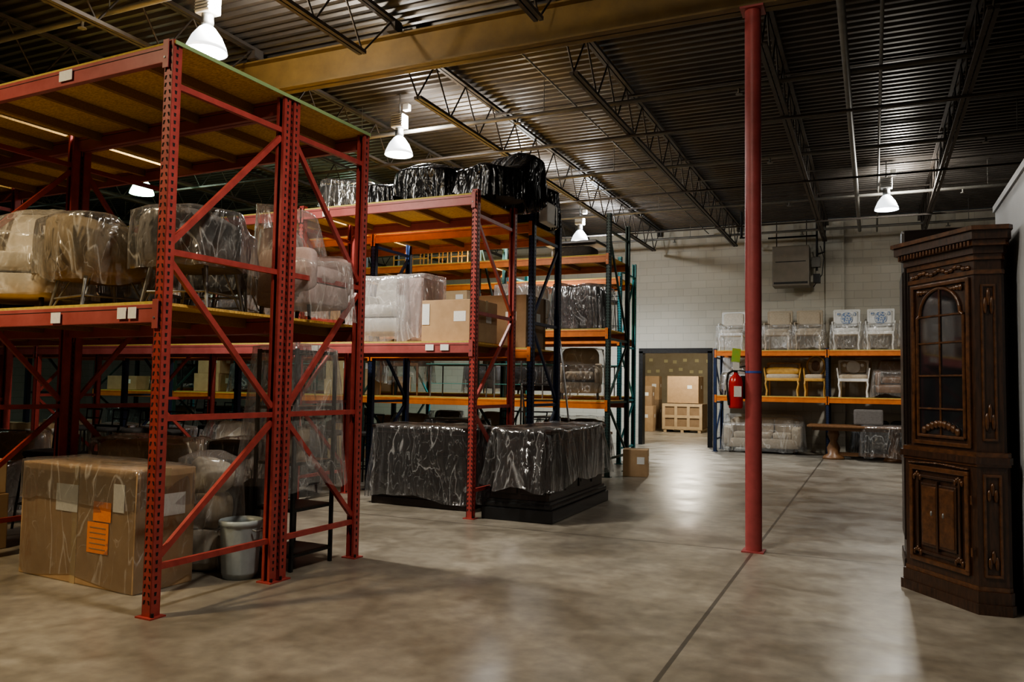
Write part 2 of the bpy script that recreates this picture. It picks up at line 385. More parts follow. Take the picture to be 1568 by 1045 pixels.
b.tube((0,0,.33),(0,0,.37),.018,DKST,8); b.bar((-.02,-.01,.38),(.09,-.01,.40),.02,.012,DKST); b.bar((-.02,-.01,.365),(.09,-.01,.35),.02,.01,DKST)
b.path([(-.02,0,.36),(-.07,0,.33),(-.085,0,.25),(-.08,-.02,.12),(-.07,-.02,.03)],.011,DKST,6)
b.box((0,-.067,.16),(.07,.006,.1),LABEL); b.box((-.01,-.05,.5),(.08,.004,.13),GREENT,Matrix.Rotation(.1,3,'Y')); b.box((-.01,-.05,.4),(.06,.004,.08),LABEL)
b.box((.075,.03,.2),(.03,.05,.22),DKST)
b.obj('fire_extinguisher',(-1.185,7.76,1.33),.42)

# ------------------------------------------------------------------ racks
def rack(D,bays,L,H,levels,pm,bmt,flip=0,BH=.12,hole=.05,deckm=OSB,brace=None):
    b=B(); pw,pd=.078,.07
    hs=brace or [.31,1.26,2.35,H-.29]
    for i in range(bays+1):
        x=-i*L
        for y in (0,D):
            b.b2(x-pw/2,x+pw/2,y-pd/2,y-pd/2+.006,0,H,pm) if y==0 else b.b2(x-pw/2,x+pw/2,y+pd/2-.006,y+pd/2,0,H,pm)
            b.b2(x-pw/2,x-pw/2+.006,y-pd/2,y+pd/2,0,H,pm); b.b2(x+pw/2-.006,x+pw/2,y-pd/2,y+pd/2,0,H,pm)
            yy=y+pd/2 if y==0 else y-pd/2
            b.b2(x-pw/2,x-pw/2+.022,yy-.003,yy+.003,0,H,pm); b.b2(x+pw/2-.022,x+pw/2,yy-.003,yy+.003,0,H,pm)
            b.b2(x-.07,x+.07,y-.06,y+.06,0,.01,pm); b.tube((x+.052,y-.03,0),(x+.052,y-.03,.035),.01,DKST,6)
            if i<3:
                z=.1; fy=(y-pd/2-.0015) if y==0 else (y+pd/2+.0015)
                vs=[];fs=[]
                while z<H-.03:
                    for cx in (-.021,.021):
                        o=len(vs); k=.004*(1 if cx>0 else -1)
                        vs+=[(x+cx-.008-k,fy,z+.012),(x+cx+.008-k,fy,z+.012),(x+cx+.006+k,fy,z-.014),(x+cx-.006+k,fy,z-.014)]; fs.append((o,o+1,o+2,o+3))
                    if i==0:
                        o=len(vs); xx=x+pw/2+.0012
                        vs+=[(xx,y-.012,z+.012),(xx,y+.008,z+.012),(xx,y+.005,z-.012),(xx,y-.009,z-.012)]; fs.append((o,o+1,o+2,o+3))
                    z+=hole
                b.add(vs,fs,HOLE)
        for h in hs: b.b2(x-.016,x+.016,pd/2,D-pd/2,h-.02,h+.02,pm)
        for k in range(len(hs)-1):
            lo,hi=hs[k]+.06,hs[k+1]-.06
            ya,yb=(pd/2,D-pd/2) if (k+flip)%2==0 else (D-pd/2,pd/2)
            b.bar((x,ya,lo),(x,yb,hi),.03,.04,pm)
    for i in range(bays):
        xa,xb=-i*L-pw/2,-(i+1)*L+pw/2
        for z in levels:
            for y,s in ((-pd/2+.012,-1),(D+pd/2-.012,1)):
                b.b2(xb,xa,y-.022,y+.022,z,z+BH,bmt,.004)
                b.b2(xb,xa,y-.024,y+.024,z+BH-.03,z+BH-.026,HOLE)
                for xe in (xa,xb):
                    sg=1 if xe==xa else -1
                    b.b2(xe,xe+sg*.05,y+s*.026-.003,y+s*.026+.003,z-.04,z+BH+.03,bmt)
                    b.tube((xe+sg*.02,y+s*.026,z+.03),(xe+sg*.02,y+s*.034,z+.03),.008,GREYM,6)
            b.b2(xb+.002,xa-.002,-.03,D+.03,z+BH+.001,z+BH+.02,deckm)
            b.b2(xb+.002,xa-.002,-.032,-.030,z+BH+.001,z+BH+.02,OSBE)
            nsp=4
            for k in range(nsp):
                xx=xb+(xa-xb)*(k+.5)/nsp
                b.b2(xx-.022,xx+.022,.0,D,z+BH-.07,z+BH,LUMB)
    return b
L8=2.50
R2=math.radians(-2)
ra=rack(1.05,3,L8,3.75,[1.88,3.6],RED,PINK,0)
for x,z,w in ((-.22,1.945,.075),(-.32,1.945,.085),(-1.0,1.93,.1),(-1.02,3.665,.14)):
    ra.box((x,-.058,z),(w,.004,.075),LABEL)
ra.b2(-.04,.05,-.03,1.08,3.722,3.74,OSB)
ra.obj('pallet_rack',(-4.2,3.76,0),R2)
rb=rack(.91,3,L8,3.75,[1.88,3.6],RED,PINK,1); rb.b2(-.04,.05,-.1,.94,3.722,3.74,OSB); rb.b2(-7.5,0,-.08,-.03,3.721,3.74,OSB)
rb.b2(.05,.056,-1.18,.94,3.715,3.742,M('deck_green_edge',(.3,.42,.2),None,5,.6))
rb.obj('pallet_rack',(-4.16,4.91,0),R2)
rc=rack(1.05,4,L8,3.78,[1.88,3.6],RED,PINK,1)
for x in (-.35,-.55,-2.1,-2.2): rc.box((x,-.058,1.945),(.11,.004,.07),LABEL)
rc.box((-2.1,-.058,3.66),(.1,.004,.1),LABEL)
rc.obj('pallet_rack',(-4.17,8.13,0))
rack(.95,4,L8,3.8,[1.88,3.55],BLUE,ORANGE,0).obj('pallet_rack',(-4.1,9.65,0))
rack(1.15,5,L8,4.5,[1.15,2.38,3.66],GREEN,ORANGE,1).obj('pallet_rack',(-4.1,13.0,0))
rack(1.05,5,L8,4.15,[1.2,2.4,3.6],TEAL,ORANGE,0).obj('pallet_rack',(-4.62,15.4,0))
rack(.95,3,2.57,2.52,[1.24,2.34],BLUE,ORANGE,0,brace=[.3,1.2,2.3]).obj('pallet_rack',(-.97+2.57*2,19.95,0))

# ------------------------------------------------------------------ furniture makers
def boxb(b,cx,cy,z0,sx,sy,sz,mat,label=True,rot=0):
    R=Matrix.Rotation(rot,3,'Z')
    def P(x,y,z): v=R@Vector((x,y,0)); return (cx+v.x,cy+v.y,z0+z)
    b.box(P(0,0,sz/2),(sx,sy,sz),mat,R,.008)
    b.box(P(0,0,sz),(sx*1.0,.06,.004),TAPE,R)
    for s in(-1,1): b.box(P(s*sx/2,0,sz-.06),(.004,.06,.13),TAPE,R)
    b.box(P(0,-.004,sz+.001),(sx*.98,.004,.003),CARDD,R)
    if label:
        b.box(P(sx*.22,-sy/2-.001,sz*.6),(min(.16,sx*.3),.004,min(.12,sz*.3)),LABEL,R)
        b.box(P(sx/2+.001,sy*.1,sz*.6),(.004,min(.14,sy*.3),min(.12,sz*.3)),LABEL,R)
def tub(b,z0,w,d,h,fab,arm=.6,legs=.12,legmat=WOODB,thick=.09,splay=.04):
    n=28; sec=8; vs=[];fs=[]
    for i in range(n+1):
        a=math.radians(-125+250*i/n)
        t=abs(a)/math.radians(125); hz=h*(1-(1-arm)*(t**1.6))
        for k in range(sec):
            q=2*pi*k/sec
            rr=1+ (thick/w)*math.cos(q)*1.4
            cx=math.sin(a)*w/2*.9*rr; cy=math.cos(a)*d/2*.9*rr
            zz=legs+ (hz-legs)*(.5+.5*math.copysign(abs(math.sin(q))**.4,math.sin(q)))
            flare=1+.10*(zz/h)
            vs.append((cx*flare,cy*flare,z0+zz))
    for i in range(n):
        for k in range(sec):
            k2=(k+1)%sec; fs.append((i*sec+k,(i+1)*sec+k,(i+1)*sec+k2,i*sec+k2))
    fs.append(list(range(sec))); fs.append([n*sec+k for k in range(sec)][::-1])
    b.add(vs,fs,fab,True)
    sh=legs+(h-legs)*.42
    b.cush((0,-.03,z0+sh-.02),(w*.86,d*.9,.2),fab,.5)
    b.cush((0,0,z0+legs+.06),(w*.86,d*.86,.16),fab,.4)
    for sx in(-1,1):
        for sy in(-1,1): b.tube((sx*w*.3,sy*d*.3,z0+legs+.02),(sx*(w*.3+splay),sy*(d*.3+splay),z0),.016,legmat,8,.01)
def arm_chair(b,z0,w,d,h,fab,legs=.12,legmat=WOODB):
    sh=legs+.3*(h/.85)
    b.cush((0,0,z0+legs+.09),(w*.98,d*.96,.2),fab,.25)
    b.cush((0,-.05,z0+sh),(w*.68,d*.78,.17),fab,.4)
    b.cush((0,d*.38,z0+(sh+h)/2-.02),(w*.86,.17,h-sh+.22),fab,.4,rot=Matrix.Rotation(-.1,3,'X'))
    for s in(-1,1):
        b.cush((s*w*.42,-.02,z0+sh+.03),(w*.17,d*.9,.38),fab,.35)
        for t in(-1,1): b.tube((s*w*.4,t*d*.38,z0+legs+.03),(s*w*.41,t*d*.4,z0),.022,legmat,8,.014)
def sofa(b,z0,w,d,h,fab,legs=.12):
    b.cush((0,0,z0+legs+.12),(w,d*.96,.24),fab,.2)
    n=2 if w<1.7 else 3
    for k in range(n):
        x=-w*.4+w*.8*(k+.5)/n
        b.cush((x,-.05,z0+legs+.3),(w*.78/n,d*.75,.17),fab,.35); b.cush((x,d*.3,z0+legs+.52),(w*.78/n,.2,.42),fab,.4,rot=Matrix.Rotation(-.15,3,'X'))
    b.cush((0,d*.42,z0+h*.5+legs*.5),(w*.96,.16,h-legs),fab,.25)
    for s in(-1,1):
        b.cush((s*w*.45,0,z0+legs+.28),(w*.1+.05,d*.95,.5),fab,.3)
        for t in(-1,1): b.tube((s*w*.42,t*d*.38,z0+legs+.05),(s*w*.43,t*d*.4,z0),.025,WOODB,8,.016)
def din_chair(b,frame,fab,back='rect',w=.56,d=.56,h=.98,tuft=True,pad=BLUEF):
    sh=.44
    for s in(-1,1):
        b.path([(s*w*.42,-d*.4,sh-.03),(s*w*.45,-d*.44,sh*.65),(s*w*.41,-d*.41,sh*.3),(s*w*.43,-d*.44,0)],.021,frame,8)
        b.path([(s*w*.4,d*.4,sh-.03),(s*w*.4,d*.46,0)],.02,frame,8)
    b.box((0,0,sh-.04),(w*.94,d*.9,.07),frame,None,.015)
    b.cush((0,-.01,sh+.03),(w*.9,d*.86,.13),fab,.4)
    if back=='rect':
        for s in(-1,1): b.bar((s*w*.43,d*.4,sh-.02),(s*w*.45,d*.5,h),.045,.04,frame)
        b.bar((-w*.46,d*.5,h-.01),(w*.46,d*.5,h-.01),.05,.06,frame); b.bar((-w*.43,d*.42,sh+.1),(w*.43,d*.42,sh+.1),.04,.04,frame)
        b.cush((0,d*.45,(sh+h)/2+.06),(w*.8,.09,h-sh-.14),fab,.3,rot=Matrix.Rotation(-.1,3,'X'))
        if tuft:
            for i in range(4):
                for j in range(4): b.cush((-w*.28+w*.187*i+(.03 if j%2 else -.01),d*.45-.045+.012*j,sh+.18+j*.1),(.025,.02,.025),pad,.9,8,6)
        else:
            b.cush((0,d*.44-.045,(sh+h)/2+.07),(w*.45,.03,.3),pad,.9,20,8,rot=Matrix.Rotation(-.1,3,'X'))
            for s in(-1,1): b.cush((s*w*.28,d*.44-.04,h-.1),(w*.13,.025,.09),pad,.9,10,6)
    else:
        pts=[(math.cos(a)*w*.4,d*.46,sh+.3+math.sin(a)*.25) for a in [2*pi*k/20 for k in range(20)]]
        b.path(pts,.022,frame,8,True); b.cush((0,d*.46,sh+.3),(w*.72,.06,.44),fab,.9)
        b.cush((0,d*.46-.035,sh+.3),(w*.4,.02,.25),pad,.9)
        for s in(-1,1): b.tube((s*w*.3,d*.42,sh-.03),(s*w*.27,d*.46,sh+.12),.02,frame)
    for s in(-1,1):
        b.path([(s*w*.46,d*.4,sh+.24),(s*w*.5,0,sh+.25),(s*w*.5,-d*.25,sh+.22),(s*w*.46,-d*.25,sh)],.018,frame,6)

def chairtop(h,low,split=.2):
    def f(x,y):
        t=max(0,min(1,(y-split+.35)/.5)); t=t*t*(3-2*t); return low+(h-low)*t
    return f
def proto_arm(name,fab,wrap,seed=1,w=.8,d=.78,h=.85,z0w=.04):
    b=B(); arm_chair(b,0,w,d,h,fab)
    if wrap: b.drape(0,0,w*1.1,d*1.12,z0w,h+.04,wrap,chairtop(h+.08,h*.72),.05,.035,seed,crink=.035)
    return b.mesh(name)
P={}
P['plastic_wrapped_armchair']=[proto_arm('wrapped_armchair_a',CREAM,PLA,1),proto_arm('wrapped_armchair_b',GREYF,PLW,2),proto_arm('wrapped_armchair_c',BEIGEF,PLA,3),proto_arm('wrapped_armchair_d',DARKF,PLA,4)]
def mk_sofa(fab,wr,seed,w=1.5):
    b=B(); sofa(b,0,w,.82,.82,fab); b.drape(0,0,w*1.07,.94,.05,.86,wr,chairtop(.9,.66),.04,.02,seed,n=90,crink=.035); return b.mesh('wrapped_sofa')
P['plastic_wrapped_sofa']=[mk_sofa(CREAM,PLA,5),mk_sofa(GREYF,PLA,6),mk_sofa(PINKF,PLA,7)]
def mk_boxes(k):
    R=random.Random(k); b=B(); z=0
    sx,sy=R.uniform(.55,.95),R.uniform(.5,.75)
    for i in range(R.choice([1,2,2])):
        h=R.uniform(.3,.5); boxb(b,R.uniform(-.03,.03),0,z,sx,sy,h,R.choice([CARD,CARD2,CARDD]),True,R.uniform(-.06,.06)); z+=h+.002; sx*=.9; sy*=.9
    return b.mesh('cardboard_boxes')
P['cardboard_box_stack']=[mk_boxes(k) for k in range(5)]
def mk_table(wr,seed):
    b=B(); b.box((0,0,.7),(.95,.65,.05),WOODM,None,.012); b.box((0,0,.63),(.85,.55,.09),WOODM)
    for s in(-1,1):
        for t in(-1,1): b.tube((s*.4,t*.25,.62),(s*.41,t*.26,0),.03,WOODM,8,.016)
    b.drape(0,0,1.0,.7,.25,.735,wr,None,.05,.04,seed,crink=.025); return b.mesh('wrapped_table')
P['plastic_wrapped_table']=[mk_table(PLA,8),mk_table(PLW,9)]
def mk_stool():
    b=B()
    for k in range(2):
        x=-.3+.6*k
        for s in(-1,1):
            b.tube((x+s*.14,-.14,.72),(x+s*.2,-.2,0),.013,DKST,6); b.tube((x+s*.14,.14,.72),(x+s*.2,.2,0),.013,DKST,6)
            b.tube((x+s*.14,.15,.72),(x+s*.17,.2,1.05),.012,DKST,6)
            b.tube((x+s*.185,-.185,.25),(x+s*.185,.185,.25),.01,DKST,6); b.tube((x-.185,s*.185,.25),(x+.185,s*.185,.25),.01,DKST,6)
        b.cush((x,0,.75),(.38,.38,.08),DARKF,.5); b.tube((x-.17,.2,1.04),(x+.17,.2,1.04),.014,DKST,6); b.tube((x-.16,.18,.9),(x+.16,.18,.9),.01,DKST,6)
    return b.mesh('metal_bar_stools')
P['metal_bar_stool_pair']=[mk_stool()]
def mk_dresser(seed):
    b=B(); b.box((0,0,.45),(1.1,.48,.74),WOODB,None,.01); b.box((0,0,.84),(1.16,.52,.04),WOODB,None,.008)
    for i in range(2):
        for j in range(3): b.box((-.27+.54*i,-.245,.21+.22*j),(.5,.02,.2),WOODB,None,.006); b.cush((-.27+.54*i,-.265,.21+.22*j),(.03,.03,.03),GREYM,1,8,6)
    for s in(-1,1):
        for t in(-1,1): b.tube((s*.48,t*.19,.1),(s*.49,t*.2,0),.03,WOODB,8,.02)
    b.drape(0,0,1.22,.58,.2,.88,PLA,None,.03,.02,seed,crink=.02); return b.mesh('wrapped_dresser')
P['plastic_wrapped_dresser']=[mk_dresser(12)]
def mk_gold():
    b=B()
    for k in range(4):
        x=-.66+.44*k
        for s in(-1,1):
            b.tube((x+s*.18,-.2,0),(x+s*.18,-.2,.45),.014,GOLDW,6); b.tube((x+s*.18,.2,0),(x+s*.17,.26,.9),.014,GOLDW,6)
        b.box((x,0,.45),(.4,.42,.04),GOLDW,None,.01); b.bar((x-.17,.26,.88),(x+.17,.26,.88),.03,.05,GOLDW); b.bar((x-.17,.23,.56),(x+.17,.23,.56),.03,.03,GOLDW)
        for j in range(4): b.tube((x-.12+.08*j,.23,.56),(x-.12+.08*j,.26,.88),.009,GOLDW,5)
        b.bar((x-.18,-.2,.18),(x+.18,-.2,.18),.02,.02,GOLDW)
    return b.mesh('gold_chairs')
P['gold_banquet_chair_row']=[mk_gold()]
def mk_glass():
    b=B(); b.box((0,0,.62),(1.1,.6,.015),GLT); b.box((0,0,.25),(1.0,.5,.012),GLT)
    for s in(-1,1):
        for t in(-1,1): b.tube((s*.48,t*.24,0),(s*.48,t*.24,.61),.014,GREYM,8)
        b.tube((s*.48,-.24,.6),(s*.48,.24,.6),.01,GREYM,6); b.tube((-.48,s*.24,.6),(.48,s*.24,.6),.01,GREYM,6)
    return b.mesh('glass_console_table')
P['glass_console_table']=[mk_glass()]

R=random.Random(5)
WIDE=('plastic_wrapped_sofa','gold_banquet_chair_row')
def fill(x0,y,z,bays,L,skip=(),kinds=None):
    for i in range(bays):
        if i in skip: continue
        for s in (.27,.75):
            k=R.choice(kinds or ['plastic_wrapped_armchair','plastic_wrapped_armchair','cardboard_box_stack','plastic_wrapped_table','plastic_wrapped_dresser','plastic_wrapped_armchair','metal_bar_stool_pair','plastic_wrapped_sofa','glass_console_table'])
            if k in WIDE:
                if s<.5: place(k,R.choice(P[k]),(x0-(i+.5)*L,y,z),R.uniform(-.05,.05)); break
                continue
            place(k,R.choice(P[k]),(x0-(i+s)*L,y,z),R.uniform(-.2,.2) if k not in ('glass_console_table','metal_bar_stool_pair') else 0)
LOW=['metal_bar_stool_pair','plastic_wrapped_armchair','plastic_wrapped_table','metal_bar_stool_pair','cardboard_box_stack','plastic_wrapped_dresser']
fill(-4.2,4.42,2.025,3,L8,(0,)); fill(-4.2,5.5,2.025,3,L8,(0,))
fill(-4.2,4.42,0,3,L8,(0,)); fill(-4.2,5.5,0,3,L8,(0,),LOW)
fill(-4.17,8.65,2.025,4,L8,(0,)); fill(-4.17,8.7,0,4,L8,(0,),LOW)
fill(-4.1,10.12,2.025,4,L8,(0,)); fill(-4.1,10.12,0,4,L8,(0,),LOW)
fill(-4.1,13.57,0,5,L8,(),LOW); fill(-4.1,13.57,1.295,5,L8,(0,),['plastic_wrapped_armchair','plastic_wrapped_table','glass_console_table','cardboard_box_stack','metal_bar_stool_pair'])
fill(-4.1,13.57,2.525,5,L8,(0,),['plastic_wrapped_armchair','cardboard_box_stack','plastic_wrapped_armchair']); fill(-4.1,13.57,3.805,5,L8,(0,),['gold_banquet_chair_row'])
fill(-4.62,15.95,0,5,L8); fill(-4.62,15.95,1.345,5,L8); fill(-4.62,15.95,2.545,5,L8)

# ------------------------------------------------------------------ near rack contents
Z2=2.022
b=B()
boxb(b,0,0,.0,1.36,.5,.86,CARD,False)
b.box((-.1,-.255,.62),(.26,.004,.2),LABEL); b.box((.32,-.256,.55),(.2,.004,.14),ORLAB); b.box((.28,-.256,.36),(.24,.004,.22),ORLAB); b.box((.5,-.256,.66),(.12,.004,.2),LABEL)
for k in range(5): b.box((.28,-.259,.28+.038*k),(.18,.002,.008),CARDD)
b.box((.684,.05,.6),(.004,.22,.16),LABEL); b.box((0,-.252,.43),(.06,.004,.86),TAPE)
b.drape(0,0,1.375,.515,.03,.873,PLF,None,.003,.004,3,n=96,p=24,crink=.008)
b.drape(-.02,.0,1.40,.54,.60,.885,PLF,None,.012,.012,9,n=140,p=14,crink=.012,kf=11)
b.obj('shrink_wrapped_carton',(-5.38,4.36,0),math.radians(-4))
b=B(); b.lathe([(0,.01),(.12,.01),(.125,.0),(.135,.05),(.15,.38),(.155,.40),(.165,.41),(.165,.44),(.15,.445),(.145,.40),(.12,.06),(0,.05)],(0,0,0),TRASH,48,16,.012)
for s in (-1,1): b.path([(s*.16,-.05,.38),(s*.19,-.04,.37),(s*.19,.04,.37),(s*.16,.05,.38)],.008,GREYM)
b.obj('ribbed_waste_bin',(-4.47,4.83,0))
def tubstool(name,loc,rz,fab,wr,seed,w=.66,d=.62,h=.86,legs=.34,z0w=.3):
    b=B(); tub(b,0,w,d,h,fab,.72,legs,GREYM,.09,.05)
    zz=legs*.4
    b.path([(-w*.33,-d*.33,zz),(w*.33,-d*.33,zz),(w*.33,d*.33,zz),(-w*.33,d*.33,zz)],.009,GREYM,6,True)
    for sx in(-1,1):
        for sy in(-1,1): b.tube((sx*w*.36,sy*d*.36,0),(sx*w*.2,sy*d*.2,legs+.03),.008,GREYM,6)
    b.drape(0,0,w*1.16,d*1.16,z0w,h+.04,wr,chairtop(h+.04,h*.86),.02,.04,seed,crink=.03,kf=7,p=3,dome=.1)
    return b.obj(name,loc,rz)
tubstool('wrapped_tub_stool',(-5.48,4.3,Z2),2.9,TAUPE,PLA,21,.76,.7,.72,.26,.2)
tubstool('wrapped_tub_stool',(-4.66,4.45,Z2),3.4,GREYF,PLA,22,.72,.7,.74,.33,.30)
tubstool('wrapped_tub_stool',(-5.25,5.42,Z2),.4,DARKF,PLA,27,.7,.66,.76,.30,.26)
b=B(); arm_chair(b,0,.8,.8,.8,CREAM); b.drape(0,0,.92,.92,.1,.9,PLC,chairtop(.9,.66),.05,.06,23,crink=.05,kf=6,p=3.5,dome=.1); b.obj('plastic_wrapped_armchair',(-6.36,4.25,Z2),.5)
b=B(); arm_chair(b,0,.72,.72,.76,DARKF); b.drape(0,0,.84,.84,.02,.82,PLA,chairtop(.86,.62),.05,.06,24,crink=.04,kf=6); b.obj('plastic_wrapped_armchair',(-6.15,5.4,Z2),.1)
b=B(); arm_chair(b,0,.56,.64,.72,PINKF); b.drape(0,0,.66,.74,.02,.85,PLC,chairtop(.98,.5),.03,.07,25,crink=.04,kf=6,p=3.5); b.obj('plastic_wrapped_slipper_chair',(-4.42,5.42,Z2),1.57)
b=B()
for x in(-.2,.2):
    for y in(-.24,.24): b.b2(x-.013,x+.013,y-.013,y+.013,0,1.78,DKST)
for z in (.12,.48,.85,1.3,1.76):
    for s in(-1,1): b.b2(-.2,.2,s*.24-.01,s*.24+.01,z-.012,z+.012,DKST); b.b2(s*.2-.01,s*.2+.01,-.24,.24,z-.012,z+.012,DKST)
    b.b2(-.19,.19,-.23,.23,z,z+.014,DKST if z<.5 else WOODM)
b.box((0,.0,1.0),(.2,.15,.28),BEIGEF,None,.03)
b.drape(0,-.02,.50,.60,.66,1.81,PLC,None,.26,.05,31,crink=.03,sides=18,kf=6)
b.obj('plastic_wrapped_etagere',(-4.42,5.38,0),R2)
b=B(); b.cush((0,0,.2),(1.1,.6,.36),CREAM,.45,amp=.03); b.cush((.1,0,.52),(.9,.5,.3),WHITE,.5,amp=.04); b.cush((-.15,0,.8),(.8,.5,.3),BEIGEF,.5,amp=.04)
b.drape(0,0,1.2,.72,.05,.98,PLA,None,.04,.06,33,crink=.05,p=3.5); b.obj('bagged_cushion_stack',(-6.05,5.38,0))
b=B(); b.box((0,0,.5),(.46,.3,.98),DARKF,None,.03)
for i in range(6):
    for j in range(2): b.box((-.2+i*.08,-.155,.72+.1*j),(.05,.006,.06),BEIGEF)
b.drape(0,0,.5,.36,.05,1.02,PLA,None,.04,.05,35,crink=.04); b.obj('bagged_headboard',(-5.05,5.42,0),.1)
b=B(); b.cush((0,0,.17),(.32,.34,.34),CREAM,.5,amp=.04); b.cush((0,0,.48),(.3,.3,.3),BEIGEF,.55,amp=.05); b.cush((0,0,.74),(.34,.28,.26),CREAM,.6,amp=.05)
b.drape(0,0,.42,.42,.02,.9,PLC,None,.05,.1,36,crink=.05,kf=5,p=3); b.obj('bagged_pillows',(-4.88,4.93,0))

# ------------------------------------------------------------------ row C contents
b=B()
b.box((0,0,.5),(1.36,.66,.92),WOODB,None,.012); b.box((0,0,.975),(1.42,.72,.04),WOODB,None,.01); b.box((0,0,.05),(1.4,.7,.1),WOODB,None,.01)
for i in range(3):
    for j in range(3): b.box((-.45+.45*i,-.335,.26+.26*j),(.42,.02,.24),WOODB,None,.008); b.cush((-.45+.45*i,-.355,.26+.26*j),(.03,.03,.03),GREYM,1,8,6)
b.drape(0,0,1.46,.78,.09,1.01,PLA,None,.08,.035,41,n=140,crink=.025,sides=16); b.obj('plastic_wrapped_dresser',(-5.12,8.92,0),-.03)
b=B()
W,Dp=.80,2.1
b.box((0,0,.07),(W+.06,Dp+.06,.14),BLACKP,None,.012); b.box((0,0,.17),(W+.02,Dp+.02,.06),BLACKP,None,.02); b.box((0,0,.21),(W-.03,Dp-.03,.04),BLACKP,None,.01)
b.box((0,0,.6),(W-.08,Dp-.08,.76),WOODB,None,.015); b.box((0,0,1.0),(W,Dp,.05),WOODB,None,.015)
for i in range(4):
    y=-Dp/2+.28+i*.5
    b.box((W/2-.035,y,.6),(.02,.44,.6),WOODB,None,.01); b.box((W/2-.025,y,.6),(.012,.34,.5),WOODB,None,.008)
for s in(-1,1): b.box((s*.17,-Dp/2+.035,.6),(.3,.02,.6),WOODB,None,.01)
b.drape(0,0,W+.05,Dp+.05,.36,1.035,PLA,None,.12,.055,42,n=180,crink=.035,sides=14,kf=7)
b.obj('plastic_wrapped_credenza',(-3.66,9.29,0),math.radians(1))
b=B(); arm_chair(b,0,.8,.75,.8,WHITE); b.drape(0,0,.92,.85,.0,.82,PLW,None,.03,.04,43,crink=.03,kf=7); b.obj('plastic_wrapped_armchair',(-5.62,8.6,Z2),.1)
b=B(); b.box((0,0,.4),(.36,.5,.78),PINKF,None,.03); b.drape(0,0,.42,.6,.02,.84,PLW,None,.03,.05,44,crink=.03,kf=5); b.obj('bagged_ottoman',(-5.13,8.55,Z2))
b=B(); boxb(b,0,0,0,.72,.6,.5,CARD,True); b.box((-.3,-.305,.33),(.1,.004,.25),LABEL); b.obj('cardboard_box',(-4.58,8.55,Z2))
b=B(); boxb(b,0,0,0,.8,.7,.72,CARDD,True); b.obj('cardboard_box',(-4.62,10.1,Z2))
b=B(); boxb(b,0,0,0,.9,.7,.45,CARD,True); b.obj('cardboard_box',(-5.6,10.1,Z2))
Z3=3.745
def blk(loc,rz,w,d,h,seed,low=.8,dome=.16,p=3.4):
    b=B(); tub(b,0,w*.85,d*.85,h*.86,DARKF,.7,.1); b.drape(0,0,w*1.08,d*1.08,.02,h+.03,PLD,chairtop(h+.03,h*low),.05,.045,seed,crink=.035,kf=11,p=p,dome=dome,n=140); return b.obj('black_poly_covered_chair',loc,rz)
blk((-5.06,8.6,Z3),.3,.74,.72,.56,51,.85)
blk((-4.28,8.88,Z3),-.35,.92,.96,.66,52,.70)
blk((-5.75,8.68,Z3),.1,.5,.6,.4,53,.8)
blk((-4.42,10.12,3.695),-.9,.78,.8,.56,55,.6)
b=B(); b.box((0,0,.14),(.12,.4,.28),WHITE,None,.02); b.obj('white_foam_block',(-3.98,9.9,3.695))
b=B(); tub(b,0,.6,.6,.46,DARKF,.7,.1); b.drape(0,0,.7,.7,.02,.5,PLA,chairtop(.5,.4),.03,.05,56,crink=.03,kf=8,p=3); b.obj('plastic_wrapped_tub_chair',(-6.33,8.6,Z3),.6)
b=B(); b.box((0,0,.38),(.8,.8,.74),DARKF,None,.04); b.drape(0,0,.95,.95,.0,.8,PLA,None,.04,.07,61,crink=.05); b.obj('bagged_ottoman',(-4.75,13.55,2.525))
b=B(); arm_chair(b,0,.8,.8,.8,CREAM); b.drape(0,0,.92,.92,.1,.85,PLW,None,.04,.06,62,crink=.05); b.obj('plastic_wrapped_armchair',(-5.9,13.55,2.525))
place('plastic_wrapped_armchair',P['plastic_wrapped_armchair'][2],(-4.8,13.55,1.295),.3); place('glass_console_table',P['glass_console_table'][0],(-5.9,13.55,1.295))
b=B(); b.cush((0,0,.12),(.8,.5,.22),DARKF,.4); b.box((0,0,.28),(1.0,.6,.05),WOODB,None,.01); b.obj('upholstered_bench',(-4.9,13.5,3.805))
b=B(); boxb(b,0,0,0,.42,.42,.46,CARD,True); b.obj('cardboard_box',(-3.75,13.55,0),.2)
b=B()
for s in(-.28,.28):
    b.path([(s,-.5,0),(s,.35,1.55)],.016,GREYM,8); b.path([(s,.4,0),(s,.4,1.9),(s,.45,2.25),(s,.3,2.4),(s,.1,2.3),(s,-.55,1.0),(s,-.5,.1)],.015,GREYM,8)
    b.tube((s-.02,.4,.05),(s+.02,.4,.05),.05,HOLE,12); b.tube((s-.02,-.5,.05),(s+.02,-.5,.05),.05,HOLE,12)
for k in range(6): b.box((0,-.42+k*.15,.25+k*.26),(.56,.16,.03),GREYM,None,.005)
b.bar((-.28,.4,.3),(.28,.4,.3),.02,.02,GREYM); b.bar((-.28,.4,1.1),(.28,.4,1.1),.02,.02,GREYM)
b.obj('rolling_warehouse_ladder',(-4.75,11.7,0),.6)

